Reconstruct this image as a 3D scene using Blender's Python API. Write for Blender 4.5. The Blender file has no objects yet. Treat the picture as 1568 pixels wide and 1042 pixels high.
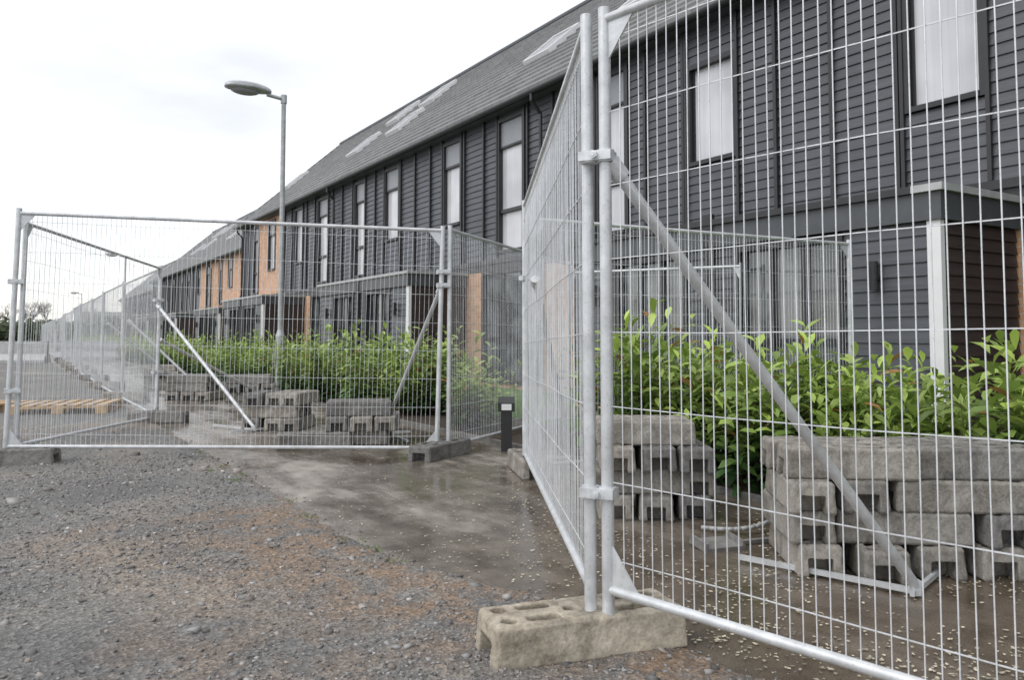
import bpy, bmesh, math, random
import numpy as np
from mathutils import Vector, Matrix, noise
random.seed(7); rng=np.random.default_rng(7)
sc=bpy.context.scene
COL=sc.collection
# ------------------------------------------------------------------ materials
def mat(name):
    m=bpy.data.materials.new(name); m.use_nodes=True
    nt=m.node_tree; b=nt.nodes['Principled BSDF']
    return m,nt,b
def N(nt,t,**k):
    n=nt.nodes.new(t)
    for a,v in k.items():
        if hasattr(n,a): setattr(n,a,v)
    return n
def ramp(nt,fac,stops):
    r=nt.nodes.new('ShaderNodeValToRGB'); e=r.color_ramp.elements
    while len(e)<len(stops): e.new(.5)
    for i,(p,c) in enumerate(stops):
        e[i].position=p; e[i].color=(c[0],c[1],c[2],1)
    nt.links.new(fac,r.inputs[0]); return r.outputs[0]
def noi(nt,scale,detail=4,rough=.55,coord='Object',vec=None):
    n=nt.nodes.new('ShaderNodeTexNoise'); n.inputs['Scale'].default_value=scale
    n.inputs['Detail'].default_value=detail; n.inputs['Roughness'].default_value=rough
    if vec is None:
        tc=nt.nodes.new('ShaderNodeTexCoord'); vec=tc.outputs[coord]
    nt.links.new(vec,n.inputs['Vector']); return n.outputs['Fac']
def bump(nt,b,h,strength=.3,dist=.01):
    bp=nt.nodes.new('ShaderNodeBump'); bp.inputs['Strength'].default_value=strength
    bp.inputs['Distance'].default_value=dist
    nt.links.new(h,bp.inputs['Height']); nt.links.new(bp.outputs[0],b.inputs['Normal']); return bp
def mixc(nt,f,a,c,mode='MIX'):
    m=nt.nodes.new('ShaderNodeMix'); m.data_type='RGBA'; m.blend_type=mode
    for sock,v in ((m.inputs[0],f),(m.inputs[6],a),(m.inputs[7],c)):
        if isinstance(v,(int,float)): sock.default_value=v
        elif isinstance(v,tuple): sock.default_value=(v[0],v[1],v[2],1)
        else: nt.links.new(v,sock)
    return m.outputs[2]
def simple(name,c,rough=.6,metal=0,var=.15,scale=6,bs=0,spec=.5):
    m,nt,b=mat(name)
    f=noi(nt,scale)
    lo=tuple(x*(1-var) for x in c); hi=tuple(min(1,x*(1+var)) for x in c)
    nt.links.new(ramp(nt,f,[(.3,lo),(.7,hi)]),b.inputs['Base Color'])
    b.inputs['Roughness'].default_value=rough; b.inputs['Metallic'].default_value=metal
    b.inputs['Specular IOR Level'].default_value=spec
    if bs: bump(nt,b,noi(nt,scale*8),bs,.005)
    return m
def cladmat(name,c):
    m,nt,b=mat(name)
    tc=N(nt,'ShaderNodeTexCoord'); mp=N(nt,'ShaderNodeMapping'); mp.inputs['Scale'].default_value=(1.2,1.2,14)
    nt.links.new(tc.outputs['Object'],mp.inputs[0])
    f=noi(nt,2.0,5,.6,vec=mp.outputs[0])
    g=noi(nt,.7,3)
    c1=ramp(nt,f,[(.3,tuple(x*.8 for x in c)),(.7,tuple(x*1.22 for x in c))])
    c2=mixc(nt,.5,c1,ramp(nt,g,[(.3,(.7,.7,.7)),(.7,(1.3,1.3,1.3))]),'MULTIPLY')
    nt.links.new(c2,b.inputs['Base Color']); b.inputs['Roughness'].default_value=.4
    bump(nt,b,f,.25,.004); return m
M_clad=cladmat('grey_weatherboard',(.073,.077,.087))
M_cladb=cladmat('brown_weatherboard',(.050,.034,.031))
M_black=simple('black_trim',(.028,.028,.031),.42)
M_fascia=simple('dark_fascia',(.075,.08,.088),.4)
M_cap=simple('grey_flashing',(.42,.425,.43),.45)
M_tray=simple('dirty_steel',(.20,.195,.185),.5,var=.3,scale=20)
M_white=simple('white_upvc',(.8,.8,.81),.4,var=.04)
M_panel=simple('grey_spandrel_panel',(.27,.28,.30),.35,var=.06)
def glass():
    m,nt,b=mat('window_glass')
    f=noi(nt,.9,2)
    tc=N(nt,'ShaderNodeTexCoord'); mp=N(nt,'ShaderNodeMapping'); mp.inputs['Scale'].default_value=(9,9,.15)
    nt.links.new(tc.outputs['Object'],mp.inputs[0]); g=noi(nt,2,2,vec=mp.outputs[0])
    a=ramp(nt,f,[(.35,(.48,.485,.51)),(.65,(.68,.68,.71))])
    c=mixc(nt,.3,a,ramp(nt,g,[(.4,(.8,.8,.82)),(.6,(1.05,1.05,1.05))]),'MULTIPLY')
    nt.links.new(c,b.inputs['Base Color'])
    b.inputs['Roughness'].default_value=.35; b.inputs['Coat Weight'].default_value=1; b.inputs['Coat Roughness'].default_value=.02
    return m
M_glass=glass()
def dglass():
    m,nt,b=mat('dark_glass')
    f=noi(nt,1.5,2)
    nt.links.new(ramp(nt,f,[(.4,(.02,.025,.03)),(.6,(.16,.17,.18))]),b.inputs['Base Color'])
    b.inputs['Roughness'].default_value=.04; b.inputs['IOR'].default_value=1.9
    return m
M_dglass=dglass()
def brick():
    m,nt,b=mat('buff_brick')
    tc=N(nt,'ShaderNodeTexCoord'); sp=N(nt,'ShaderNodeSeparateXYZ'); cb=N(nt,'ShaderNodeCombineXYZ'); ad=N(nt,'ShaderNodeMath',operation='ADD')
    nt.links.new(tc.outputs['Object'],sp.inputs[0]); nt.links.new(sp.outputs[0],ad.inputs[0]); nt.links.new(sp.outputs[1],ad.inputs[1])
    nt.links.new(ad.outputs[0],cb.inputs[0]); nt.links.new(sp.outputs[2],cb.inputs[1])
    br=N(nt,'ShaderNodeTexBrick'); nt.links.new(cb.outputs[0],br.inputs['Vector'])
    br.inputs['Scale'].default_value=1; br.inputs['Brick Width'].default_value=.225; br.inputs['Row Height'].default_value=.075
    br.inputs['Mortar Size'].default_value=.006
    br.inputs['Color1'].default_value=(.66,.40,.25,1); br.inputs['Color2'].default_value=(.52,.28,.165,1); br.inputs['Mortar'].default_value=(.50,.45,.39,1)
    c=mixc(nt,.5,br.outputs['Color'],ramp(nt,noi(nt,3),[(.3,(.75,.75,.75)),(.7,(1.2,1.2,1.2))]),'MULTIPLY')
    nt.links.new(c,b.inputs['Base Color']); b.inputs['Roughness'].default_value=.85
    bump(nt,b,br.outputs['Fac'],-.4,.005); return m
M_brick=brick()
def tile():
    m,nt,b=mat('grey_roof_tile')
    tc=N(nt,'ShaderNodeTexCoord')
    br=N(nt,'ShaderNodeTexBrick'); nt.links.new(tc.outputs['Object'],br.inputs['Vector'])
    br.inputs['Scale'].default_value=1; br.inputs['Brick Width'].default_value=.33; br.inputs['Row Height'].default_value=.27
    br.inputs['Mortar Size'].default_value=.008
    br.inputs['Color1'].default_value=(.20,.205,.205,1); br.inputs['Color2'].default_value=(.15,.155,.16,1); br.inputs['Mortar'].default_value=(.08,.08,.08,1)
    c=mixc(nt,.6,br.outputs['Color'],ramp(nt,noi(nt,1.2,5),[(.3,(.7,.72,.7)),(.7,(1.3,1.28,1.25))]),'MULTIPLY')
    nt.links.new(c,b.inputs['Base Color']); b.inputs['Roughness'].default_value=.55
    return m
M_tile=tile()
def galv(name='galvanised_steel',c=(.64,.66,.68),met=.3):
    m,nt,b=mat(name)
    f=noi(nt,14,4,.6)
    a=ramp(nt,f,[(.3,tuple(x*.85 for x in c)),(.7,tuple(min(1,x*1.15) for x in c))])
    a=mixc(nt,.5,a,ramp(nt,noi(nt,3,5,.7),[(.35,(.72,.71,.69)),(.6,(1.06,1.06,1.06))]),'MULTIPLY')
    a=mixc(nt,.35,a,ramp(nt,noi(nt,90,3,.7),[(.34,(.5,.45,.38)),(.42,(1,1,1))]),'MULTIPLY')
    nt.links.new(a,b.inputs['Base Color'])
    b.inputs['Metallic'].default_value=met
    nt.links.new(ramp(nt,noi(nt,30),[(.3,(.32,)*3),(.7,(.5,)*3)]),b.inputs['Roughness'])
    return m
M_galv=galv(); M_wire=galv('galvanised_wire',(.74,.76,.79),.2); M_lamp=galv('lamp_steel',(.42,.44,.45),.4)
def concrete(name,c,sc_=9,lo=.55):
    m,nt,b=mat(name)
    oi=N(nt,'ShaderNodeObjectInfo')
    f=noi(nt,sc_,8,.7); g=noi(nt,sc_*9,3,.6)
    a=ramp(nt,f,[(.3,tuple(x*.42 for x in c)),(.5,c),(.72,tuple(min(1,x*1.4) for x in c))])
    a=mixc(nt,.6,a,ramp(nt,g,[(.3,(.6,.6,.6)),(.6,(1.15,1.15,1.15))]),'MULTIPLY')
    a=mixc(nt,1.0,a,ramp(nt,oi.outputs['Random'],[(0,(lo,lo*1.02,lo*1.04)),(1,(1.15,1.1,1.02))]),'MULTIPLY')
    gr=noi(nt,3.5,6,.7)
    a=mixc(nt,.7,a,ramp(nt,gr,[(.38,(.55,.52,.48)),(.56,(1,1,1))]),'MULTIPLY')
    nt.links.new(a,b.inputs['Base Color']); b.inputs['Roughness'].default_value=.72
    bump(nt,b,g,.6,.006); return m
M_conc=concrete('weathered_concrete',(.31,.30,.285))
M_conc2=concrete('pale_concrete',(.41,.38,.325),lo=.95)
M_wood=simple('pallet_wood',(.50,.36,.22),.8,var=.3,scale=9)
M_soil=simple('bark_soil',(.05,.036,.024),.9,var=.5,scale=14,bs=.8)
# ------------------------------------------------------------------ builder
class MB:
    def __init__(s): s.v=[]; s.f=[]
    def add(s,vs,fs):
        o=len(s.v); s.v.extend([tuple(p) for p in vs]); s.f.extend([tuple(i+o for i in q) for q in fs])
    def box(s,a,b,Mf=None):
        vs=[(x,y,z) for z in (a[2],b[2]) for y in (a[1],b[1]) for x in (a[0],b[0])]
        if Mf: vs=[Mf(*p) for p in vs]
        s.add(vs,[(0,2,3,1),(4,5,7,6),(0,1,5,4),(2,6,7,3),(0,4,6,2),(1,3,7,5)])
    def tube(s,p0,p1,r0,r1=None,n=8,caps=True):
        r1=r0 if r1 is None else r1
        p0=Vector(p0);p1=Vector(p1); d=(p1-p0).normalized()
        a=Vector((0,0,1)) if abs(d.z)<.9 else Vector((1,0,0))
        e=d.cross(a).normalized(); g=d.cross(e)
        vs=[]
        for p,r in((p0,r0),(p1,r1)):
            for i in range(n):
                t=2*math.pi*(i+.5)/n; vs.append(p+e*(r*math.cos(t))+g*(r*math.sin(t)))
        fs=[(i,(i+1)%n,n+(i+1)%n,n+i) for i in range(n)]
        if caps: fs+=[tuple(range(n-1,-1,-1)),tuple(range(n,2*n))]
        s.add(vs,fs)
    def path(s,pts,r,n=8):
        for a,b in zip(pts[:-1],pts[1:]): s.tube(a,b,r,n=n)
    def mesh(s,name,m,smooth=False,recalc=True):
        me=bpy.data.meshes.new(name); me.from_pydata(s.v,[],s.f)
        if recalc:
            bm=bmesh.new(); bm.from_mesh(me); bmesh.ops.recalc_face_normals(bm,faces=bm.faces); bm.to_mesh(me); bm.free()
        for x in (m if isinstance(m,list) else [m]): me.materials.append(x)
        if smooth:
            me.polygons.foreach_set('use_smooth',[True]*len(me.polygons))
        return me
def obj(name,me,loc=(0,0,0),rot=0,parent=None):
    o=bpy.data.objects.new(name,me); COL.objects.link(o); o.location=loc
    if isinstance(rot,(int,float)): o.rotation_euler=(0,0,rot)
    else: o.rotation_euler=rot
    if parent: o.parent=parent
    return o
ANG=math.atan2(.8444,-.5357)
u=Vector((-.5357,.8444)); n_=Vector((-.8444,-.5357))
def W(t,p,z=0): # street coordinates: t along the terrace, p towards the houses
    return Vector((.8444*p-.5357*t,.5357*p+.8444*t,z))
def TP(x,y): return (-.5357*x+.8444*y, .8444*x+.5357*y)
def smooth_auto(o):
    o.data.polygons.foreach_set('use_smooth',[True]*len(o.data.polygons))
    try: o.data.set_sharp_from_angle(angle=math.radians(40))
    except Exception: pass
# ------------------------------------------------------------------ houses
def boards(mb,M,a0,a1,z0,z1,ops=(),pitch=.128):
    nrow=max(1,round((z1-z0)/pitch)); h=(z1-z0)/nrow
    for i in range(nrow):
        za=z0+i*h; zb=za+h; zc=(za+zb)/2
        iv=[(a0,a1)]
        for (o0,o1,q0,q1) in ops:
            if q0<zc<q1:
                nv=[]
                for (s,e) in iv:
                    if o1<=s or o0>=e: nv.append((s,e)); continue
                    if o0>s: nv.append((s,o0))
                    if o1<e: nv.append((o1,e))
                iv=nv
        for (s,e) in iv:
            if e-s<.02: continue
            vs=[M(s,-.04,za),M(e,-.04,za),M(s,.024,za),M(e,.024,za),M(s,-.04,zb),M(e,-.04,zb),M(s,.004,zb),M(e,.004,zb)]
            mb.add(vs,[(0,2,3,1),(4,5,7,6),(0,1,5,4),(2,6,7,3),(0,4,6,2),(1,3,7,5)])
def flat(mb,M,a0,a1,z0,z1,ops,o0=-.09,o1=.01):
    xs=sorted({a0,a1}|{min(max(o[0],a0),a1) for o in ops}|{min(max(o[1],a0),a1) for o in ops})
    for s,e in zip(xs[:-1],xs[1:]):
        if e-s<1e-4: continue
        c=(s+e)/2; zz=[(z0,z1)]
        for o in ops:
            if o[0]<c<o[1]:
                nz=[]
                for (p,q) in zz:
                    if o[3]<=p or o[2]>=q: nz.append((p,q)); continue
                    if o[2]>p: nz.append((p,o[2]))
                    if o[3]<q: nz.append((o[3],q))
                zz=nz
        for p,q in zz: mb.box((s,o0,p),(e,o1,q),M)
def window(P,M,a0,a1,z0,z1,kind='short',dark=False,deep=.05):
    fr=P['window_frames']; g=P['dark_glazing' if dark else 'window_glass']
    w=.055
    fr.box((a0-.02,-.085,z0-.02),(a0+w,.045,z1+.02),M); fr.box((a1-w,-.085,z0-.02),(a1+.02,.045,z1+.02),M)
    fr.box((a0+w,-.085,z0-.02),(a1-w,.06,z0+.04),M); fr.box((a0+w,-.085,z1-w),(a1-w,.045,z1+.02),M)
    b0,b1,c0,c1=a0+w,a1-w,z0+.04,z1-w
    if kind=='tall':
        zt=c0+(c1-c0)*.29; zp=c1-(c1-c0)*.19
        fr.box((b0,-.085,zt),(b1,.01,zt+.07),M); fr.box((b0,-.085,zp-.04),(b1,.01,zp),M)
        P['spandrel_panels'].box((b0,-.08,zp),(b1,-.015,c1),M)
        g.box((b0,-.088,c0),(b1,-.055,zt),M); g.box((b0,-.088,zt+.07),(b1,-.055,zp-.04),M)
    elif kind=='paneltop':
        zp=c1-.5
        fr.box((b0,-.085,zp-.05),(b1,.01,zp),M); P['spandrel_panels'].box((b0,-.08,zp),(b1,-.015,c1),M)
        g.box((b0,-.088,c0),(b1,-.055,zp-.05),M)
    elif kind=='door':
        k=3 if a1-a0>1.2 else 1
        for i in range(1,k):
            x=b0+(b1-b0)*i/k; fr.box((x-.03,-.085,c0),(x+.03,.0,c1),M)
        fr.box((b0,-.0855,.95),(b1,-.03,1.02),M)
        g.box((b0,-.088,c0),(b1,-.055,c1),M)
    else:
        g.box((b0,-.088,c0),(b1,-.055,c1),M)
        fr.box((b0,-.06,c0),(b0+.03,-.03,c1),M); fr.box((b1-.03,-.06,c0),(b1,-.03,c1),M)
MATS={'cladding':M_clad,'porch_side_cladding':M_cladb,'brickwork':M_brick,'roof_tiles':M_tile,'window_frames':M_black,'window_glass':M_glass,
 'dark_glazing':M_dglass,'spandrel_panels':M_panel,'black_trim':M_black,'fascia':M_fascia,'cap_flashing':M_cap,'white_corner_posts':M_white,
 'rooflights':M_white,'rooflight_glass':M_glass,'core':M_black,'gutters':M_black}
def terrace(s0,s1,doff,ze,bricks,per=11.4,k0=-2,k1=3,shift=0):
    root=bpy.data.objects.new('terraced_house',None); COL.objects.link(root)
    O=Vector((5.38,7.61))+n_*doff
    root.location=(O.x,O.y,0); root.rotation_euler=(0,0,ANG)
    P={k:MB() for k in MATS}
    Mf=lambda a,o,z:(a,o,z)
    depth=9.3
    zw=ze+.14
    P['core'].box((s0+.1,-depth+.1,-.2),(s1-.1,-.09,zw-.05))
    up=[];kinds=[]
    for k in range(k0,k1+1):
        b=per*k+shift
        for (a0,a1,z0,z1,kd) in [(.74,1.62,3.6,5.35,'short'),(4.11,5.05,3.6,5.1,'short'),(6.45,7.25,2.78,5.55,'tall'),(9.56,10.54,2.78,5.55,'tall')]:
            if k>=1 and kd=='short': z1=5.55; kd='paneltop'
            if a0+b>s0+.3 and a1+b<s1-.3:
                z1*=ze/5.64
                up.append((a0+b,a1+b,z0,z1)); kinds.append(kd)
    cuts=[s0]+[x for br in bricks for x in br]+[s1]
    spans=[(cuts[i],cuts[i+1],i%2==1) for i in range(len(cuts)-1)]
    for a,b,isb in spans:
        if isb: flat(P['brickwork'],Mf,a,b,2.62,zw,up)
        else:
            boards(P['cladding'],Mf,a,b,2.66,zw,up)
            q=math.ceil(a/.855)*.855
            while q<b:
                if not any(o[0]-.05<q<o[1]+.05 for o in up): P['black_trim'].box((q-.025,-.02,2.66),(q+.025,.066,zw))
                q+=.855
            for o in up:
                if a<o[0]<b:
                    for e in (o[0]-.03,o[1]+.03): P['black_trim'].box((e-.022,-.02,2.66),(e+.022,.06,zw))
    P['black_trim'].box((s0,-.05,2.56),(s1,.07,2.655))
    P['black_trim'].box((s0,-.05,2.42),(s1,.02,2.558))
    for o,kd in zip(up,kinds): window(P,Mf,*o,kind=kd)
    gops=[];
    for k in range(k0,k1+1):
        b=per*k+shift
        for (a0,a1,z0,z1) in [(8.95,11.18,.1,2.4),(6.7,7.7,.1,2.25)]:
            if a0+b>s0+.2 and a1+b<s1-.2: gops.append((a0+b,a1+b,z0,z1))
    if s0<0:
        flat(P['porch_side_cladding'],Mf,s0,.45,-.1,2.42,gops); flat(P['brickwork'],Mf,.45,s1,-.1,2.42,gops)
    else: flat(P['brickwork'],Mf,s0,s1,-.1,2.42,gops)
    for o in gops: window(P,Mf,*o,kind='door',dark=True)
    for k in range(k0,k1+1):
        b=per*k+shift; a,e=.5+b,6.1+b
        if a<s0 or e>s1: continue
        D=1.4
        P['core'].box((a+.05,.012,-.1),(e-.05,D-.09,2.38))
        Mp=lambda x,o,z:(x,D+o,z)
        pops=[(a+1.0,a+2.4,.1,2.08),(a+3.2,a+4.6,.1,2.08)]
        boards(P['cladding'],Mp,a+.1,e,.1,2.12,pops,.125)
        P['brickwork'].box((a,.012,-.1),(e,D+.01,.098))
        for o in pops: window(P,Mp,*o,kind='door',dark=True)
        Ms=lambda x,o,z:(a-o,x,z); Ms2=lambda x,o,z:(e+o,x,z)
        boards(P['porch_side_cladding'],Ms,.03,D-.02,.1,2.12,(),.125)
        boards(P['porch_side_cladding'],Ms2,.03,D-.02,.1,2.12,(),.125)
        P['white_corner_posts'].box((a-.03,D-.03,0),(a+.1,D+.035,2.12))
        P['fascia'].box((a-.06,.02,2.122),(e+.06,D+.07,2.38))
        if k==0:
            P['black_trim'].box((a+.2,.02,2.382),(e+.1,D+.12,2.45))
            P['cap_flashing'].box((a-.1,.02,2.382),(a+.198,D+.12,2.45))
        else: P['cap_flashing'].box((a-.1,.02,2.382),(e+.1,D+.11,2.44))
        P['black_trim'].box((a+2.72,D+.03,2.13),(a+2.86,D+.1,2.52))
        P['black_trim'].box((a+2.74,D,.1),(a+2.84,D+.08,2.12))
        for xx in (a+.62,a+5.0):
            P['black_trim'].box((xx-.05,D+.02,1.6),(xx+.05,D+.11,1.64)); P['black_trim'].tube((xx,D+.08,1.5),(xx,D+.08,1.78),.045,n=12)
    g=P['gutters']
    P['fascia'].box((s0-.1,-.05,ze+.02),(s1+.1,.24,ze+.13))
    n=10; pts=[]
    for i in range(n+1):
        t=math.pi+math.pi*i/n; pts.append((.315+.065*math.cos(t),ze+.08+.075*math.sin(t)))
    vs=[];
    for s in (s0-.1,s1+.1): vs+= [(s,y,z) for y,z in pts]
    g.add(vs,[(i,i+1,n+2+i,n+1+i) for i in range(n)])
    for k in range(k0,k1+1):
        x=8.85+per*k+shift
        if s0<x<s1:
            g.path([(x,.32,ze+.02),(x,.32,ze-.12),(x,.11,ze-.34),(x,.11,.0)],.036)
    sl=.9; y0,z0=.36,ze+.1
    run=4.86; nc=18; dr=run/nc
    R=P['roof_tiles']
    for i in range(nc):
        ya=y0-i*dr; yb=y0-(i+1)*dr; za=z0+i*dr*sl; zb=za+dr*sl
        R.add([(s0-.15,ya,za+.06),(s1+.15,ya,za+.06),(s1+.15,yb,zb+.006),(s0-.15,yb,zb+.006),(s0-.15,ya-.01,za-.03),(s1+.15,ya-.01,za-.03)],
              [(0,1,2,3),(4,5,1,0)])
    zr=z0+run*sl; yr=y0-run; yback=2*yr-y0
    R.add([(s0-.15,yr,zr),(s1+.15,yr,zr),(s1+.15,yback,z0),(s0-.15,yback,z0)],[(3,2,1,0)])
    R.add([(s0-.15,y0,z0-.03),(s1+.15,y0,z0-.03),(s1+.15,yr,zr-.06),(s0-.15,yr,zr-.06)],[(3,2,1,0)])
    P['fascia'].tube((s0-.15,yr,zr+.02),(s1+.15,yr,zr+.02),.09,n=8)
    for s in (s0,s1):
        P['brickwork'].add([(s,-.02,-.1),(s,-.02,ze+.1),(s,yr,zr-.1),(s,-depth,ze+.1),(s,-depth,-.1)],[(0,1,2,3,4)])
        P['fascia'].add([(s-.16,y0,z0-.1),(s+.16,y0,z0-.1),(s+.16,yr,zr-.1),(s-.16,yr,zr-.1),(s-.16,y0,z0+.05),(s+.16,y0,z0+.05),(s+.16,yr,zr+.05),(s-.16,yr,zr+.05)],
          [(0,1,2,3),(4,5,6,7),(0,3,7,4),(1,2,6,5),(0,1,5,4)])
    for k in range(k0,k1+1):
        for (sx,r) in ((7.9,1.9),(11.1,1.8),(8.35,3.3),(11.1,3.3)) if k>=1 else ((7.9,1.9),(11.1,1.8)):
            x=sx+per*k+shift
            if not(s0+1<x<s1-1): continue
            def Mr(a,o,c):
                L=math.hypot(1,sl); yy=-(r+c/L); zz=z0+(y0-yy)*sl
                return (x+a, yy+o*sl/L, zz+o/L)
            w=.5;h=.6
            F=P['rooflights']
            for bx in (((-w,0,-h),(-w+.06,.13,h)),((w-.06,0,-h),(w,.13,h)),((-w+.06,0,-h),(w-.06,.13,-h+.07)),((-w+.06,0,h-.07),(w-.06,.13,h))): F.box(bx[0],bx[1],Mr)
            P['spandrel_panels'].box((-w+.06,0,-h+.07),(w-.06,.10,h-.07),Mr)
    for k,mb in P.items():
        if mb.v:
            o=obj(k,mb.mesh(k,MATS[k]),parent=root)
    return root
terrace(-14.5,32.1,0,5.64,[(26.4,30.0)],k0=-2,k1=2)
terrace(34.6,66,-1.3,5.25,[(34.6,47.5)],k0=3,k1=5,shift=1.0)
terrace(69,104,-3.2,5.25,[(69,78)],k0=6,k1=8,shift=2.0)
# ------------------------------------------------------------------ fence panels
def panel_mesh(L,H,name,wr=.0019,sp=.0385):
    fr=MB(); r=.021
    fr.tube((0,0,-.14),(0,0,H+.01),r,n=12); fr.tube((L,0,-.14),(L,0,H+.01),r,n=12)
    fr.tube((0,0,H-.03),(L,0,H-.03),.016,n=10); fr.tube((0,0,.05),(L,0,.05),.016,n=10)
    for (cx,sx) in((0,1),(L,-1)):
        for (cz,sz) in((H-.03,-1),(.05,1)):
            x0=cx+sx*.015
            a=.12
            vs=[(x0,-.003,cz),(x0+sx*a,-.003,cz),(x0,-.003,cz+sz*a*1.25),(x0,.003,cz),(x0+sx*a,.003,cz),(x0,.003,cz+sz*a*1.25)]
            fr.add(vs,[(0,1,2),(3,5,4),(0,3,4,1),(1,4,5,2),(0,2,5,3)])
    nf=len(fr.f)
    nv=int((L-.06)/sp)
    for i in range(1,nv+1):
        x=.03+i*(L-.06)/(nv+1); jx=random.uniform(-.004,.004)
        ym=random.uniform(-.004,.004)
        fr.tube((x,.0,.04),(x+jx,ym,H*.5),wr,n=4,caps=False); fr.tube((x+jx,ym,H*.5),(x+jx*.5,.0,H-.02),wr,n=4,caps=False)
    nh=7
    for j in range(0,nh+1):
        z=.06+(H-.1)*(j+.35)/(nh+.6)
        segs=8
        for i in range(segs):
            fr.tube((L*i/segs,.004,z+.004*math.sin(i*1.7+j)),(L*(i+1)/segs,.004,z+.004*math.sin((i+1)*1.7+j)),wr*1.1,n=4,caps=False)
    me=fr.mesh(name,[M_galv,M_wire])
    me.polygons.foreach_set('material_index',[0 if i<nf else 1 for i in range(len(me.polygons))])
    me.polygons.foreach_set('use_smooth',[True]*len(me.polygons))
    try: me.set_sharp_from_angle(angle=math.radians(50))
    except Exception: pass
    return me
PM=panel_mesh(3.46,2.0,'fence_panel_mesh')
PMf=panel_mesh(3.46,1.93,'fence_panel_far_mesh',wr=.0015,sp=.05)
def panel(A,B,za=.14,zb=None,me=PM,lean=0):
    zb=za if zb is None else zb
    A=Vector(A);B=Vector(B);d=B-A
    L=d.length
    o=obj('temporary_fence_panel',me,(A.x,A.y,za),(lean,-math.atan2(zb-za,L),math.atan2(d.y,d.x)))
    o.scale=(L/3.46,1,1)
    return o
panel((.318,2.675),(2.66,.10),.165,.17)
panel((.262,2.70),(.10,6.15),.165,.10)
panel((-4.13,6.55),(-.66,7.05),.10,.02)
panel((-.56,7.07),(.73,10.25),.03,.0)
panel((.15,6.22),(3.28,7.74),.0,-.02)
panel((2.6,9.1),(.75,10.3),-.05,-.03,PMf)
panel((-4.08,6.6),(-4.42,9.95),.10,.0,PMf)
fd=Vector((-.522,.853)); c=Vector((-4.44,10.02))
for i in range(17):
    jit=Vector((random.uniform(-.10,.10),random.uniform(-.03,.03)))
    e=c+fd*3.5+jit
    panel(c,e,0,0,PMf,lean=random.uniform(-.03,.03)); c=e
# ------------------------------------------------------------------ concrete feet
def foot_mesh():
    def cube(a,b):
        mb=MB(); mb.box(a,b); return mb.mesh('t',M_conc)
    base=cube((-.345,-.118,0),(.345,.118,.14))
    bm=bmesh.new(); bm.from_mesh(base)
    for v in bm.verts:
        if v.co.z>.1: v.co.x*=.965; v.co.y*=.93
    bmesh.ops.bevel(bm,geom=list(bm.edges),offset=.009,segments=2,affect='EDGES')
    bm.to_mesh(base); bm.free()
    o=obj('tmpfoot',base)
    cut=MB()
    for sx in (-1,1):
        cut.box((sx*.37,-.062,-.02),(sx*.22,.062,.082))
        for y in (-.055,.055): cut.tube((sx*.275,y,.03),(sx*.275,y,.2),.028,n=16)
        cut.tube((sx*.045,.0,.03),(sx*.045,.0,.2),.023,n=16)
        cut.box((sx*.215,-.075,.08),(sx*.10,-.03,.2)); cut.box((sx*.215,.03,.08),(sx*.10,.075,.2))
    cm=cut.mesh('c',M_conc); c=obj('tmpcut',cm)
    m=o.modifiers.new('b','BOOLEAN'); m.object=c; m.operation='DIFFERENCE'; m.solver='EXACT'
    try: m.use_self=True
    except Exception: pass
    r=o.modifiers.new('r','REMESH'); r.mode='VOXEL'; r.voxel_size=.0055
    tx=bpy.data.textures.new('cl','CLOUDS'); tx.noise_scale=.05; tx.noise_depth=4
    d=o.modifiers.new('d','DISPLACE'); d.texture=tx; d.strength=.011; d.mid_level=.5
    dg=bpy.context.evaluated_depsgraph_get(); me=bpy.data.meshes.new_from_object(o.evaluated_get(dg))
    bpy.data.objects.remove(o); bpy.data.objects.remove(c)
    me.polygons.foreach_set('use_smooth',[True]*len(me.polygons))
    return me
FM=foot_mesh(); FM.name='concrete_foot_mesh'
FM2=FM.copy(); FM2.materials.clear(); FM2.materials.append(M_conc2)
FM.materials.clear(); FM.materials.append(M_conc)
def foot(x,y,rot,z=0,parent=None,name='concrete_fence_foot',me=FM):
    o=obj(name,me,(x,y,z),rot,parent); return o
foot(.235,2.735,math.atan2(.22,.65),0.0,me=FM2)
foot(-.62,7.0,math.radians(62),-.01)
foot(.13,6.2,math.radians(100))
foot(-4.08,6.55,math.radians(12))
foot(-4.3,9.75,math.radians(2))
foot(.75,10.2,0); foot(3.2,7.7,.3)
for i in range(1,9):
    q=Vector((-4.44,10.02))+fd*3.5*i; foot(q.x,q.y,random.uniform(-.3,.6))
def stack(x,y,rot,plan,name='concrete_block_stack',s=1):
    e=bpy.data.objects.new(name,None); COL.objects.link(e); e.location=(x,y,0); e.rotation_euler=(0,0,rot)
    z=.0; i=0
    for kind,offs in plan:
        for ki,(ax,ay) in enumerate(offs):
            i+=1
            kd=kind if len(kind)==1 else kind[ki]
            rr=(0 if kd=='L' else math.pi/2)+random.choice((0,math.pi))
            o=foot(ax*s+random.uniform(-.015,.015),ay*s+random.uniform(-.03,.03),rr+random.uniform(-.07,.07),z,e,'block_%d'%i)
            o.scale=(s,s,1)
        z+=.138
    return e
stack(1.72,3.76,-.06,[('EEEE',[(-.42,0),(-.13,-.06),(.18,.02),(.46,.0)]),
                      ('ELLE',[(-.46,.0),(.02,-.16),(.04,.14),(.52,.02)]),
                      ('EELL',[(-.46,-.04),(-.16,.04),(.30,-.18),(.30,.10)]),
                      ('LLLL',[(-.24,-.16),(-.24,.12),(.42,-.12),(.40,.16)])],s=.84)
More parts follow.
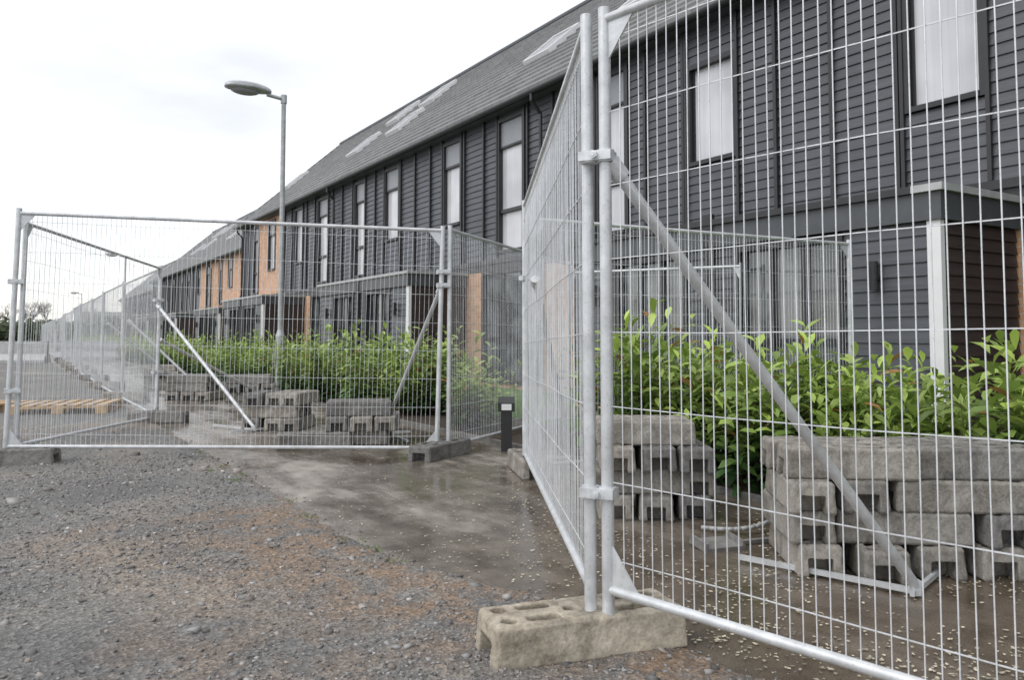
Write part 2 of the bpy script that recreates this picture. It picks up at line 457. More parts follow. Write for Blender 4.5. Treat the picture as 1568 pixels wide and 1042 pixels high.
stack(.80,4.85,-.05,[('E',[(-.24,0),(.05,-.03),(.32,.02)]),('LLE',[(-.12,-.15),(-.1,.12),(.36,.04)]),('E',[(-.22,-.05),(.05,.03),(.3,-.02)]),('L',[(-.02,-.14),(.0,.12)])],s=.84)
stack(-1.52,7.95,.1,[('L',[(0,-.16),(0,.13)]),('E',[(-.2,0),(.08,0),(.3,0)]),('L',[(.02,-.13),(0,.14)])],s=.92)
foot(-1.88,7.62,.3)
stack(-2.68,9.15,-.1,[('E',[(-.24,0),(.04,.02),(.3,0)]),('L',[(0,-.14),(0,.14)]),('E',[(-.2,0),(.08,.02),(.3,0)])],s=.9)
stack(-4.3,13.1,.2,[('L',[(0,-.14),(0,.14)]),('E',[(-.2,0),(.08,.02),(.3,0)]),('L',[(0,-.14),(0,.14)])])
stack(-5.3,13.3,.0,[('E',[(-.24,0),(.04,.02),(.3,0)]),('L',[(0,-.14),(0,.14)]),('L',[(0,-.14),(0,.14)])])
stack(-7.7,17.6,.2,[('L',[(0,-.14),(0,.14)]),('E',[(-.2,0),(.08,.02),(.3,0)]),('L',[(0,-.14),(0,.14)])])
# ------------------------------------------------------------------ braces and clamps
def brace(top,base,tray=.75,w=.5,r=.02,tdir=None,off=0):
    mb=MB(); top=Vector(top);base=Vector(base)
    mb.tube(top,base,r,n=12)
    h=Vector((base.x-top.x,base.y-top.y,0)).normalized()
    if tdir: h=-Vector((tdir[0],tdir[1],0)).normalized()
    s=Vector((-h.y,h.x,0))
    b=Vector((base.x,base.y,.0))
    def bar(a,c,wd=.009,hg=.022):
        a=Vector(a);c=Vector(c);d=(c-a).normalized();q=Vector((-d.y,d.x,0))*wd
        mb.add([a-q,a+q,c+q,c-q]+[p+Vector((0,0,hg)) for p in (a-q,a+q,c+q,c-q)],[(0,1,2,3),(4,7,6,5),(0,4,5,1),(1,5,6,2),(2,6,7,3),(3,7,4,0)])
    z=Vector((0,0,.012))
    bar(b-s*(w+off)+z,b+s*(w-off)+z); bar(b-h*tray+z*1.2,b+z*1.2)
    mb.box((b.x-.018,b.y-.018,.01),(b.x+.018,b.y+.018,.07))
    d=(base-top).normalized()
    mb.tube(top-d*.02,top+d*.05,r*1.5,n=10)
    o=obj('fence_stabiliser_brace',mb.mesh('fence_stabiliser_brace',M_galv)); smooth_auto(o); return o
brace((.345,2.69,1.63),(1.62,3.26,.05),w=.2,tray=.75,off=-.16,tdir=(-.75,.66),r=.022)
brace((-.64,7.1,1.47),(-1.36,8.5,.05),w=.3)
brace((-4.42,9.95,1.42),(-2.83,8.8,.05),w=.3)
brace((.15,5.05,1.40),(.50,6.8,.05),w=.25,tray=.3)
brace((-4.45,10.1,1.0),(-3.9,12.9,.05),w=.3)
brace((-6.25,13.0,1.3),(-5.0,13.2,.05),w=.3)
brace((-8.1,16.0,1.3),(-7.2,17.4,.05),w=.3)
def clamp(x,y,z,ang,w=.058):
    mb=MB()
    mb.box((-w,-.034,-.016),(w,.034,.016))
    for sx in(-1,1):
        mb.tube((sx*.03,0,-.02),(sx*.03,0,.02),.03,n=14)
    mb.tube((0,-.055,0),(0,.055,0),.008,n=8); mb.tube((0,-.052,0),(0,-.04,0),.015,n=6)
    o=obj('fence_clamp',mb.mesh('fence_clamp',M_galv),(x,y,z),ang); smooth_auto(o)
for z in (1.66,.53): clamp(.29,2.685,z,math.radians(-25))
for z in (1.5,1.62): clamp(-.61,7.06,z,.3)
for z in (.6,1.5): clamp(-4.1,6.57,z,.5); clamp(-4.43,9.97,z,.9)
clamp(.12,6.18,1.5,.5)
mb=MB(); pts=[]
for i in range(17):
    a=i/16; pts.append((1.02+.62*a,4.35+.35*a-.22*math.sin(a*3.14),.02+.10*a*a))
mb.path(pts,.011,8); o=obj('plastic_conduit',mb.mesh('plastic_conduit',M_cap,True))
mb=MB(); mb.box((-.11,-.08,.0),(.11,.08,.02)); mb.box((-.11,-.08,.0201),(-.095,.08,.045)); mb.box((.095,-.08,.0201),(.11,.08,.045)); mb.box((.11,-.012,.004),(.34,.012,.02))
obj('steel_base_tray',mb.mesh('steel_base_tray',M_tray),(1.02,4.02,.005),(.08,0,.3))
# ------------------------------------------------------------------ lamps
def lamp(x,y,H=5.6,rot=ANG+math.pi/2,tilt=0):
    e=bpy.data.objects.new('street_lamp',None); COL.objects.link(e); e.location=(x,y,0); e.rotation_euler=(0,tilt,rot)
    mb=MB(); mb.tube((0,0,-.05),(0,0,1.05),.084,n=20); mb.tube((0,0,1.05),(0,0,1.17),.084,.05,n=20); mb.tube((0,0,1.17),(0,0,H),.05,.042,n=20)
    mb.box((.078,-.04,.45),(.09,.04,.95))
    mb.tube((-.02,0,H-.06),(.32,0,H-.02),.034,n=12)
    mb.tube((0,0,H-.14),(0,0,H+.02),.058,n=14)
    o=obj('pole',mb.mesh('pole',M_lamp),parent=e); smooth_auto(o)
    lb=MB(); vs=[];fs=[]; nu=20;nv=11
    Lh=.43
    for i in range(nv+1):
        a=math.pi*i/nv
        cx=.66-math.cos(a)*Lh
        for j in range(nu):
            b=2*math.pi*j/nu
            w=math.sin(a)**.75*(.21 if cx>.6 else .21*(.5+.5*(cx-.2)/.4))
            zz=math.sin(b); zz=zz*.13*math.sin(a)**.7 if zz>0 else zz*.05*math.sin(a)**.5
            vs.append((cx,math.cos(b)*w,H+.0+zz+.03))
    for i in range(nv):
        for j in range(nu): fs.append((i*nu+j,i*nu+(j+1)%nu,(i+1)*nu+(j+1)%nu,(i+1)*nu+j))
    lb.add(vs,fs); o=obj('luminaire_housing',lb.mesh('h',M_lamp,True),parent=e)
    gb=MB(); vs=[];fs=[]
    for i in range(6):
        a=math.pi/2*i/5
        for j in range(20):
            b=2*math.pi*j/20; vs.append((.72+math.cos(b)*.27*math.cos(a),math.sin(b)*.155*math.cos(a),H-.005-.085*math.sin(a)))
    for i in range(5):
        for j in range(20): fs.append((i*20+j,i*20+(j+1)%20,(i+1)*20+(j+1)%20,(i+1)*20+j))
    gb.add(vs,fs); obj('lens_bowl',gb.mesh('g',M_panel,True),parent=e)
lamp(-4.33,14.9); lamp(-21.9,45); lamp(-46,85)
# marker post, pallet
mb=MB(); mb.box((-.05,-.04,0),(.05,.04,.36)); mb.box((-.075,-.05,.36),(.075,.05,.44)); mb.add([(-.075,-.05,.44),(.075,-.05,.44),(.075,.05,.49),(-.075,.05,.49),(-.075,.05,.44),(.075,.05,.44)],[(0,1,2,3),(3,2,5,4),(0,3,4),(1,5,2)])
e=bpy.data.objects.new('utility_marker_post',None); COL.objects.link(e); e.location=(-.05,7.35,0)
obj('post',mb.mesh('p',M_black),parent=e)
mb=MB(); mb.box((-.045,-.058,.375),(.045,-.051,.43)); obj('label',mb.mesh('l',M_white),parent=e)
mb=MB()
for i in range(7): mb.box((-.6+i*.178,-.5,.10),(-.6+i*.178+.11,.5,.122))
for y in (-.47,0,.47): mb.box((-.6,y-.045,.078),(.6,y+.045,.099))
for y in (-.47,0,.47):
    for x in (-.53,0,.53): mb.box((x-.07,y-.045,.0),(x+.07,y+.045,.077))
pm=mb.mesh('pallet',M_wood)
obj('wooden_pallet',pm,(-6.15,11.1,.01),.25); obj('wooden_pallet',pm,(-7.5,11.0,.01),-.1)
# ------------------------------------------------------------------ ground
def groundmat(name,cols,scale,rough,bs=.6,bd=.01,fine=120,mud=False):
    m,nt,b=mat(name)
    f=noi(nt,scale,6,.6); g=noi(nt,fine,4,.65)
    vo=N(nt,'ShaderNodeTexVoronoi'); vo.inputs['Scale'].default_value=fine*.6
    tc=N(nt,'ShaderNodeTexCoord'); nt.links.new(tc.outputs['Object'],vo.inputs['Vector'])
    a=ramp(nt,f,cols)
    if mud:
        at=N(nt,'ShaderNodeAttribute'); at.attribute_name='mud'
        ad=N(nt,'ShaderNodeMath',operation='MULTIPLY'); nt.links.new(at.outputs['Fac'],ad.inputs[0])
        nt.links.new(ramp(nt,noi(nt,4,6,.7),[(.40,(0,0,0)),(.56,(.95,.95,.95))]),ad.inputs[1])
        a=mixc(nt,ad.outputs[0],a,(.26,.185,.128))
    sv=N(nt,'ShaderNodeSeparateColor'); nt.links.new(vo.outputs['Color'],sv.inputs[0])
    a=mixc(nt,.8,a,ramp(nt,sv.outputs[0],[(0,(.55,.55,.55)),(.6,(1.,1.,1.)),(1,(1.6,1.58,1.55))]),'MULTIPLY')
    a=mixc(nt,.6,a,ramp(nt,g,[(.3,(.6,.6,.6)),(.7,(1.3,1.3,1.3))]),'MULTIPLY')
    nt.links.new(a,b.inputs['Base Color'])
    b.inputs['Roughness'].default_value=rough
    ad=N(nt,'ShaderNodeMath',operation='ADD'); nt.links.new(g,ad.inputs[0]); nt.links.new(vo.outputs['Distance'],ad.inputs[1])
    bump(nt,b,ad.outputs[0],bs,bd)
    return m
M_road=groundmat('gravel_road',[(.36,(.145,.143,.14)),(.5,(.19,.186,.178)),(.6,(.24,.222,.20)),(.70,(.31,.27,.225))],.8,.75,.8,.010,120,mud=True)
def pavemat():
    m,nt,b=mat('wet_pavement')
    tc=N(nt,'ShaderNodeTexCoord'); mp=N(nt,'ShaderNodeMapping'); mp.inputs['Scale'].default_value=(.55,1.6,1)
    nt.links.new(tc.outputs['Object'],mp.inputs[0])
    big=noi(nt,1.1,6,.65,vec=mp.outputs[0]); mid=noi(nt,5,6,.65); fine=noi(nt,160,3,.6)
    a=ramp(nt,big,[(.36,(.085,.07,.055)),(.46,(.16,.14,.118)),(.53,(.20,.178,.155)),(.62,(.30,.275,.245))])
    sp=N(nt,'ShaderNodeSeparateXYZ'); nt.links.new(tc.outputs['Object'],sp.inputs[0])
    mr=N(nt,'ShaderNodeMapRange'); mr.inputs[1].default_value=4.6; mr.inputs[2].default_value=2.2; nt.links.new(sp.outputs[0],mr.inputs[0])
    mr2=N(nt,'ShaderNodeMath',operation='MULTIPLY'); nt.links.new(mr.outputs[0],mr2.inputs[0]); mr2.inputs[1].default_value=.8
    a=mixc(nt,mr2.outputs[0],a,(.12,.094,.07))
    a=mixc(nt,.85,a,ramp(nt,mid,[(.34,(.55,.52,.48)),(.66,(1.3,1.3,1.3))]),'MULTIPLY')
    a=mixc(nt,.7,a,ramp(nt,fine,[(.35,(.6,.6,.6)),(.7,(1.45,1.42,1.35))]),'MULTIPLY')
    nt.links.new(a,b.inputs['Base Color'])
    rg=mixc(nt,.35,ramp(nt,big,[(.42,(.04,)*3),(.50,(.16,)*3),(.64,(.5,)*3)]),ramp(nt,mid,[(.35,(.06,)*3),(.65,(.5,)*3)]))
    nt.links.new(rg,b.inputs['Roughness'])
    bump(nt,b,fine,.15,.003); return m
M_pave=pavemat()
M_far=groundmat('far_ground',[(.3,(.13,.13,.12)),(.7,(.20,.195,.19))],.3,.85,.4,.02,20)
def grassm():
    m,nt,b=mat('grass')
    nt.links.new(ramp(nt,noi(nt,3,6),[(.3,(.09,.18,.03)),(.7,(.17,.30,.06))]),b.inputs['Base Color']); b.inputs['Roughness'].default_value=.8
    bump(nt,b,noi(nt,70),.9,.03); return m
M_grass=grassm()
def sheet(name,x0,x1,p0,p1,z,m):
    mb=MB(); mb.add([(x0,-p0,z),(x1,-p0,z),(x1,-p1,z),(x0,-p1,z)],[(0,1,2,3)])
    me=mb.mesh(name,m,recalc=False)
    if me.polygons[0].normal.z<0: me.flip_normals()
    return obj(name,me,(0,0,0),ANG)
g=MB(); g.add([(-2500,-2500,-.03),(2500,-2500,-.03),(2500,2500,-.03),(-2500,2500,-.03)],[(0,1,2,3)])
obj('ground',g.mesh('ground',M_far,recalc=False))
sheet('pavement',-14,110,1.2,4.05,0,M_pave)
sheet('planting_bed',-14,110,4.1,5.5,.012,M_soil)
sheet('lawn',-14,110,5.5,11.5,.0,M_grass)
mb=MB(); t=-14
while t<60: mb.box((t+.004,-4.1,-.05),(t+.91,-4.052,.035)); t+=.914
obj('edging_kerb',mb.mesh('edging_kerb',M_conc),(0,0,0),ANG)
def edge(t):
    e=1.56+.05*noise.noise(Vector((t*1.3,3,0)))+.035*noise.noise(Vector((t*6,8,0)))
    if t<3.5: e+=min(.42,(3.5-t)*.36)+.07*noise.noise(Vector((t*4,1,0)))
    if t<-1: e=1.98+.05*noise.noise(Vector((t*1.3,3,0)))
    return e
def roadz(t,p):
    v=Vector((t,p,0))
    h=.016+.014*noise.noise(v*1.1)+.008*noise.noise(v*5)+.006*noise.noise(v*19)
    e=edge(t)
    k=(e-p)/.10
    k=max(-1,min(1,k))
    return h*max(k,0)+(-.012 if k<=0 else 0)+ (min(0,k))*.01
dt=.032
ts=np.concatenate([np.arange(-3,12,dt),np.arange(12,40,.25),np.arange(40,111,2)]); ps=np.concatenate([np.arange(-9,-4,.2),np.arange(-4,2.35,dt)])
nx,ny=len(ts),len(ps)
V=[(t,-p,roadz(t,p)) for t in ts for p in ps]
Fc=[(i*ny+j,(i+1)*ny+j,(i+1)*ny+j+1,i*ny+j+1) for i in range(nx-1) for j in range(ny-1)]
me=bpy.data.meshes.new('gravel_road'); me.from_pydata(V,[],Fc); me.materials.append(M_road)
at=me.attributes.new('mud','FLOAT','POINT')
E=[edge(t) for t in ts]
def mudf(t,p,e):
    k=1.0 if t<4.2 else max(.0,1-(t-4.2)/1.2)
    a=k*max(0,1-max(0,(e-p)-.25)/.55)+max(0,1-(e-p)/.12)*.7
    n2=noise.noise(Vector((t*.55,p*.55,11)))
    return min(1,a+max(0,min(.45,(n2-.3)*3)))
at.data.foreach_set('value',[mudf(t,p,E[i]) for i,t in enumerate(ts) for p in ps])
if me.polygons[0].normal.z<0: me.flip_normals()
me.polygons.foreach_set('use_smooth',[True]*len(me.polygons))
obj('gravel_road',me,(0,0,0),ANG)
# loose stones
def attrmat(name,rough=.8,spec=.4,trans=0):
    m,nt,b=mat(name); a=N(nt,'ShaderNodeAttribute'); a.attribute_name='Col'
    nt.links.new(a.outputs['Color'],b.inputs['Base Color']); b.inputs['Roughness'].default_value=rough; b.inputs['Specular IOR Level'].default_value=spec
    if trans:
        ts_=N(nt,'ShaderNodeBsdfTranslucent'); mx=N(nt,'ShaderNodeMixShader'); mx.inputs[0].default_value=trans
        nt.links.new(a.outputs['Color'],ts_.inputs[0]); nt.links.new(b.outputs[0],mx.inputs[1]); nt.links.new(ts_.outputs[0],mx.inputs[2])
        nt.links.new(mx.outputs[0],nt.nodes['Material Output'].inputs[0])
    return m
IV=np.array([(x,y,z) for z in (-1,1) for y in (-1,1) for x in (-1,1)],float)*.75
IF=np.array([(0,2,3,1),(4,5,7,6),(0,1,5,4),(2,6,7,3),(0,4,6,2),(1,3,7,5)])
pos=[];rad=[]
def tryadd(x,y,r,spill=.0,fm=False):
    t,p=TP(x,y)
    if fm and random.random()<.7*mudf(t,p,edge(t)): return
    if p<edge(t)+spill: pos.append((x,y,max(0,roadz(t,p))+r*.1)); rad.append(r)
for i in range(72000):
    y=1.5*(9.0/1.5)**random.random(); x=random.uniform(-.78,.35)*y
    if noise.noise(Vector((x*.9,y*.9,5)))<random.uniform(-.6,.3): continue
    r=random.choice((.0025,.0035,.0045,.006))*random.uniform(.7,1.4)*(1 if y<3.5 else 1.4)
    tryadd(x,y,r,random.choice((0,0,0,.03,.12)),True)
for i in range(650):
    y=1.7*(9/1.7)**random.random(); x=random.uniform(-.75,.25)*y; tryadd(x,y,random.uniform(.008,.016),.05)
for i in range(30): 
    y=random.uniform(2.2,9); x=random.uniform(-.7,.1)*y; tryadd(x,y,random.uniform(.02,.034))
pos=np.array(pos); rad=np.array(rad); n=len(rad)
sca=rng.uniform(.6,1.4,(n,1,3))*np.array([1,1,.55]); ang=rng.uniform(0,6.28,n)
vv=(IV[None]+rng.uniform(-.35,.35,(n,8,3)))*sca*rad[:,None,None]
tl=rng.uniform(-.5,.5,(n,1)); vv[...,2]+=vv[...,0]*tl
ca,sa=np.cos(ang)[:,None],np.sin(ang)[:,None]
X=vv[...,0]*ca-vv[...,1]*sa; Y=vv[...,0]*sa+vv[...,1]*ca
vv=np.stack([X,Y,vv[...,2]],-1)+pos[:,None,:]
ff=(IF[None]+np.arange(n)[:,None,None]*8).reshape(-1,4)
def npmesh(name,v,f,cols_per_face,m):
    me=bpy.data.meshes.new(name); k=f.shape[1]
    me.vertices.add(len(v)); me.vertices.foreach_set('co',v.astype(np.float32).ravel())
    me.loops.add(f.size); me.loops.foreach_set('vertex_index',f.astype(np.int32).ravel())
    me.polygons.add(len(f)); me.polygons.foreach_set('loop_start',np.arange(0,f.size,k,dtype=np.int32)); me.polygons.foreach_set('loop_total',np.full(len(f),k,dtype=np.int32))
    me.update(calc_edges=True); me.validate()
    at=me.color_attributes.new('Col','FLOAT_COLOR','CORNER')
    c=np.concatenate([cols_per_face,np.ones((len(f),1))],1); at.data.foreach_set('color',np.repeat(c,k,0).astype(np.float32).ravel())
    me.materials.append(m); return me
br=.11+.25*rng.random(n)**1.5; br=np.where(rng.random(n)<.03,br+.22,br); warm=rng.random(n)**2
cc=np.stack([br*(1+.2*warm),br*(1.0+.03*warm),br*(1-.09*warm)],1)
me=npmesh('loose_gravel',vv.reshape(-1,3),ff,np.repeat(cc,6,0),attrmat('stone',.65))
obj('loose_gravel',me)
# petals / debris on pavement
qs=[];
for i in range(12000):
    y=1.2*(6.0/1.2)**random.random(); x=random.uniform(.0,.85)*y
    t,p=TP(x,y)
    if p<edge(t)+.03 or p>4.0: continue
    if noise.noise(Vector((x*1.5,y*1.5,2)))<random.uniform(-.55,.3): continue
    qs.append((x,y,random.uniform(.003,.0075)))
for i in range(3000):
    y=random.uniform(3.5,13); x=random.uniform(-.4,.15)*y
    t,p=TP(x,y)
    if 1.6<p<4.0: qs.append((x,y,random.uniform(.003,.007)))
qs=np.array(qs); n=len(qs); a=rng.uniform(0,6.28,n)
base=np.array([[-1.5,-.5],[0,-.9],[1.4,.1],[.2,.8],[-1.0,.6]])
bb=base[None]*qs[:,2][:,None,None]*(1+rng.uniform(-.3,.3,(n,5,1)))
X=bb[...,0]*np.cos(a)[:,None]-bb[...,1]*np.sin(a)[:,None]+qs[:,0][:,None]; Y=bb[...,0]*np.sin(a)[:,None]+bb[...,1]*np.cos(a)[:,None]+qs[:,1][:,None]
vv=np.stack([X,Y,.005+rng.uniform(0,.003,(n,5))],-1).reshape(-1,3)
cols=rng.uniform(.2,.7,(n,1))*np.array([[1,.9,.68]])
obj('fallen_petals',npmesh('fallen_petals',vv,np.arange(n*5).reshape(n,5),cols,attrmat('petal',.7)))
# ------------------------------------------------------------------ laurel hedge
M_leaf=attrmat('laurel_leaf',.34,.5,.25)
def bush(seed,shoots=24,nl=15,big=1.0,bright=1.0):
    rd=random.Random(seed); V=[];F=[];C=[]
    for s in range(shoots):
        a=rd.uniform(0,6.28); r=.27*math.sqrt(rd.random())
        bx,by=r*math.cos(a),r*math.sin(a); H=rd.uniform(.55,1.1)*(1-.55*r)
        lx,ly=math.cos(a)*rd.uniform(.02,.24),math.sin(a)*rd.uniform(.02,.24)
        tone=rd.uniform(.65,1.25)*bright
        for i in range(nl):
            f=(i+.5)/nl; f=.06+.94*f**.9
            px,py,pz=bx+lx*f*f,by+ly*f*f,H*f
            az=i*2.4+rd.uniform(-.5,.5); el=math.radians(rd.uniform(-25,30)+45*f**2)
            L=rd.uniform(.095,.155)*big*(1.05-.35*f**6); w=L*rd.uniform(.17,.23)
            d=Vector((math.cos(az)*math.cos(el),math.sin(az)*math.cos(el),math.sin(el))); sd=Vector((-math.sin(az),math.cos(az),0)); up=d.cross(sd)*-1
            if up.z<0: up=-up
            tw=rd.uniform(-.5,.5); sd=(sd+up*tw).normalized(); up=(up-sd*tw*.5).normalized()
            o=Vector((px,py,pz)); fold=w*.35; dr=L*rd.uniform(.1,.3)
            P=[o, o+d*L*.35-sd*w*.8+up*fold, o+d*L*.38, o+d*L*.35+sd*w*.8+up*fold, o+d*L*.7-sd*w+up*(fold-dr*.5), o+d*L*.72-up*dr*.45, o+d*L*.7+sd*w+up*(fold-dr*.5), o+d*L-up*dr]
            k=len(V); V+= [tuple(q) for q in P]
            fs=[(0,1,2),(0,2,3),(1,4,5),(1,5,2),(2,5,6),(2,6,3),(4,7,5),(5,7,6)]
            F+=[tuple(k+j for j in q) for q in fs]
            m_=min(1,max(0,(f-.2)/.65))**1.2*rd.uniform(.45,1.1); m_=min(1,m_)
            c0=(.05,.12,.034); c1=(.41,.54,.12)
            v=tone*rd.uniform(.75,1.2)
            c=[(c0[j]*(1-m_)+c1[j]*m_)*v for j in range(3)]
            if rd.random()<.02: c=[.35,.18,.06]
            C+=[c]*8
    for s in range(shoots//2):
        a=rd.uniform(0,6.28); r=.22*math.sqrt(rd.random()); x,y=r*math.cos(a),r*math.sin(a); k=len(V)
        x2,y2=x*1.3,y*1.3
        V+=[(x-.005,y,0),(x+.005,y,0),(x2,y2,.7)]; F.append((k,k+1,k+2)); C.append([.09,.05,.03])
        V+=[(x,y-.005,0),(x,y+.005,0),(x2,y2,.7)]; F.append((k+3,k+4,k+5)); C.append([.09,.05,.03])
    return npmesh('laurel_bush_mesh',np.array(V),np.array(F),np.array(C),M_leaf)
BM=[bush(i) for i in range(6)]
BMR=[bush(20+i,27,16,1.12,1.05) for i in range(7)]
def hedge(t0,t1,step=.42,rows=(4.45,4.92),smin=.8,smax=1.15,skip=0,zk=1.0,lib=None,amp=.22):
    e=bpy.data.objects.new('laurel_hedge',None); COL.objects.link(e); k=0
    t=t0; lib=lib or BM
    while t<t1:
        hk=1+amp*noise.noise(Vector((t*1.3,t0,1)))*1.6
        gap=noise.noise(Vector((t*.8,t0+3,7)))
        for p in rows:
            if skip and gap<-.08 and random.random()<skip: continue
            q=W(t+random.uniform(-.14,.14),p+random.uniform(-.1,.1)); k+=1
            o=obj('bush_%d'%k,random.choice(lib),(q.x,q.y,0),random.uniform(0,6.28),e)
            s=random.uniform(smin,smax)*hk; o.scale=(s*1.05,s*1.05,s*random.uniform(.88,1.1)*zk)
        t+=step
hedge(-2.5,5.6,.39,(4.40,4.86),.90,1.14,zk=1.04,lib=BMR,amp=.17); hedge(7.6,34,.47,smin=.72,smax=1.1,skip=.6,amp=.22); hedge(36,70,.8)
n=9000; ty=np.stack([rng.uniform(3,11,n),rng.uniform(5.4,6.9,n)],1)
x=.8444*ty[:,1]-.5357*ty[:,0]; y=.5357*ty[:,1]+.8444*ty[:,0]; h=rng.uniform(.03,.09,n); a=rng.uniform(0,6.28,n)
v=np.stack([np.stack([x-.004*np.cos(a),y-.004*np.sin(a),0*x],1),np.stack([x+.004*np.cos(a),y+.004*np.sin(a),0*x],1),np.stack([x+h*.4*np.sin(a),y+h*.4*np.cos(a),h],1)],1).reshape(-1,3)
M_blade=attrmat('grass_blade',.6,.3,.3)
obj('grass',npmesh('grass',v,np.arange(3*n).reshape(n,3),rng.uniform(.7,1.3,(n,1))*np.array([[.16,.32,.06]]),M_blade))
# small weeds along the gravel edge
wv=[];
for i in range(26):
    t=random.uniform(3.2,9.5); p=edge(t)-random.uniform(.0,.25)
    for j in range(random.randint(8,22)):
        q=W(t+random.gauss(0,.03),p+random.gauss(0,.025)); a_=random.uniform(0,6.28); hh=random.uniform(.008,.026); z=.012
        wv+=[(q.x-.003*math.cos(a_),q.y-.003*math.sin(a_),z),(q.x+.003*math.cos(a_),q.y+.003*math.sin(a_),z),(q.x+hh*math.sin(a_),q.y+hh*math.cos(a_),z+hh)]
wn=len(wv)//3
obj('weeds',npmesh('weeds',np.array(wv),np.arange(3*wn).reshape(wn,3),rng.uniform(.6,1.3,(wn,1))*np.array([[.15,.22,.06]]),M_blade))
# ------------------------------------------------------------------ distance
M_bark=simple('bark',(.20,.18,.16),.9)
def tree(x,y,H,seed):
    rd=random.Random(seed); mb=MB()
    def br(p,d,L,r,lv):
        q=p+d*L; mb.tube(p,q,r,r*.65,n=5 if lv<2 else 3,caps=False)
        if lv>=5: return
        for i in range(3):
            nd=(d+Vector((rd.uniform(-1,1),rd.uniform(-1,1),rd.uniform(-.3,.6)))*.62).normalized()
            br(p+d*L*rd.uniform(.65,1),nd,L*rd.uniform(.62,.8),r*.6,lv+1)
    br(Vector((0,0,0)),Vector((0,0,1)),H*.28,H*.02,0)
    obj('bare_tree',mb.mesh('bare_tree',M_bark,recalc=False),(x,y,-.1))
for i,(x,y,H) in enumerate([(-78,128,10),(-70,120,9),(-84,132,9),(-66,126,8),(-90,140,9.5),(-61,118,6.5),(-73,135,9),(-96,138,8),(-75,122,8)]): tree(x,y,H,i)
M_fol=attrmat('shrub_foliage',.7,.3)
def shrubs():
    n=26000
    cx=rng.uniform(-75,-28,n); 
    cy=rng.uniform(88,96,n); hh=np.array([2.4+1.6*noise.noise(Vector((a*.25,0,0))) +.8*noise.noise(Vector((a*.9,4,0))) for a in cx]); cz=rng.random(n)**.7*hh
    s=rng.uniform(.1,.3,n)
    tri=rng.normal(0,1,(n,3,3))*s[:,None,None]+np.stack([cx,cy,cz],1)[:,None,:]
    g=rng.uniform(.5,1.3,(n,1))*np.array([[.11,.14,.08]])
    obj('shrub_belt',npmesh('shrub_belt',tri.reshape(-1,3),np.arange(3*n).reshape(n,3),g,M_fol))
shrubs()
mb=MB(); k=60; xs=[-420+i*10 for i in range(k)]
vs=[(x,430,-1) for x in xs]+[(x,430+20,9+7*noise.noise(Vector((x*.008,0,0)))+1.5*noise.noise(Vector((x*.05,1,0)))) for x in xs]+[(x,700,6) for x in xs]
mb.add(vs,[(r*k+i,r*k+i+1,(r+1)*k+i+1,(r+1)*k+i) for r in (0,1) for i in range(k-1)])
M_hill=simple('hill_cover',(.24,.27,.26),.9,var=.3,scale=.05)
obj('hill',mb.mesh('hill',M_hill,True))
e=bpy.data.objects.new('distant_house',None); COL.objects.link(e); e.location=(-104,203,0); e.rotation_euler=(0,0,.3)
mb=MB(); mb.box((-5,-4,0),(5,4,4.6)); obj('walls',mb.mesh('w',simple('render_wall',(.4,.38,.35))),parent=e)
mb=MB(); mb.add([(-5.4,-4.5,4.5),(5.4,-4.5,4.5),(5.4,0,7.2),(-5.4,0,7.2),(5.4,4.5,4.5),(-5.4,4.5,4.5)],[(0,1,2,3),(3,2,4,5)]); mb.add([(-5.02,-4,4.5),(-5.02,4,4.5),(-5.02,0,7.1)],[(0,1,2)]); mb.add([(5.02,-4,4.5),(5.02,4,4.5),(5.02,0,7.1)],[(0,1,2)]); obj('roof',mb.mesh('r',M_tile),parent=e)
mb=MB()
for x in (-3,0,3):
    for z in (.9,3.1): mb.box((x-.5,-4.05,z),(x+.5,-3.98,z+1.1))
obj('windows',mb.mesh('wi',M_dglass),parent=e)
def barrier(x,y,r):
    mb=MB(); pr=[(-.3,0),(.3,0),(.3,.12),(.12,.35),(.09,.85),(-.09,.85),(-.12,.35),(-.3,.12)]
    vs=[(s,a,b) for s in (-1.4,1.4) for a,b in pr]; mb.add(vs,[(i,(i+1)%8,8+(i+1)%8,8+i) for i in range(8)]+[tuple(range(8)),tuple(range(15,7,-1))])
    obj('concrete_barrier',mb.mesh('b',M_cap),(x,y,0),r)
barrier(-19.5,31,.1); barrier(-22.8,31.5,.0); barrier(-19.0,36,.2)
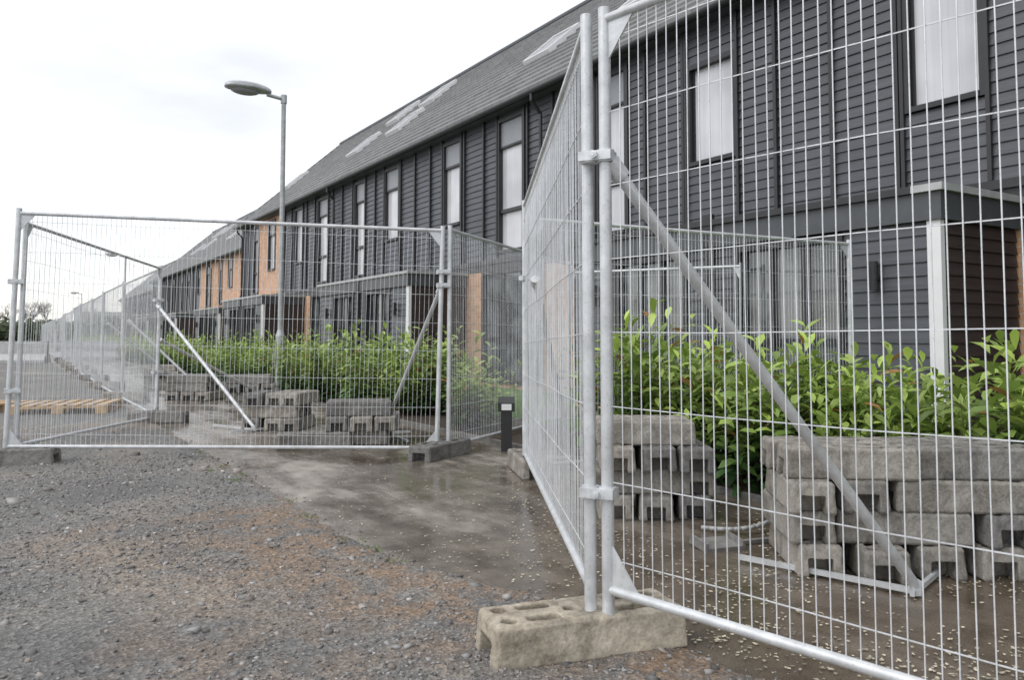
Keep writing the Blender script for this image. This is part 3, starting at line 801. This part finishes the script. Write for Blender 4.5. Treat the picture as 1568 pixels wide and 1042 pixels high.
# ------------------------------------------------------------------ world, sun, camera
w=bpy.data.worlds.new('World'); sc.world=w; w.use_nodes=True; nt=w.node_tree; nt.nodes.clear()
out=nt.nodes.new('ShaderNodeOutputWorld')
sky=nt.nodes.new('ShaderNodeTexSky'); sky.sky_type='NISHITA'; sky.sun_disc=False
EL=math.radians(48); AZ=math.radians(-120)
sky.sun_elevation=EL; sky.sun_rotation=AZ
b1=nt.nodes.new('ShaderNodeBackground'); b1.inputs[1].default_value=.05; nt.links.new(sky.outputs[0],b1.inputs[0])
tc=nt.nodes.new('ShaderNodeTexCoord'); mp=nt.nodes.new('ShaderNodeMapping'); mp.inputs['Scale'].default_value=(1,1,3); nt.links.new(tc.outputs['Generated'],mp.inputs[0])
nz=nt.nodes.new('ShaderNodeTexNoise'); nz.inputs['Scale'].default_value=2.2; nz.inputs['Detail'].default_value=5; nt.links.new(mp.outputs[0],nz.inputs[0])
cr=nt.nodes.new('ShaderNodeValToRGB'); cr.color_ramp.elements[0].position=.35; cr.color_ramp.elements[0].color=(.70,.69,.685,1); cr.color_ramp.elements[1].position=.62; cr.color_ramp.elements[1].color=(1,.985,.965,1)
nt.links.new(nz.outputs[0],cr.inputs[0])
b2=nt.nodes.new('ShaderNodeBackground'); b2.inputs[1].default_value=1.14; nt.links.new(cr.outputs[0],b2.inputs[0])
ad=nt.nodes.new('ShaderNodeAddShader'); nt.links.new(b1.outputs[0],ad.inputs[0]); nt.links.new(b2.outputs[0],ad.inputs[1]); nt.links.new(ad.outputs[0],out.inputs[0])
L=bpy.data.lights.new('sun','SUN'); L.energy=1.15; L.angle=math.radians(40); L.color=(1,.98,.95)
so=bpy.data.objects.new('sun',L); COL.objects.link(so)
sd=Vector((math.sin(AZ)*math.cos(EL),math.cos(AZ)*math.cos(EL),math.sin(EL)))
so.rotation_euler=sd.to_track_quat('Z','Y').to_euler()
cam=bpy.data.cameras.new('camera'); cam.lens=28.0; cam.sensor_width=36; cam.clip_end=6000; cam.clip_start=.05
cam.dof.use_dof=True; cam.dof.focus_distance=3.6; cam.dof.aperture_fstop=7.1
PIT=math.radians(3.0)
f=1220
cam.shift_y=-(6+f*math.tan(PIT))/1568
co=bpy.data.objects.new('camera',cam); COL.objects.link(co); co.location=(0,0,1.05); co.rotation_euler=(math.pi/2+PIT,0,0)
sc.camera=co
sc.view_settings.view_transform='Standard'; sc.view_settings.look='None'; sc.view_settings.exposure=0
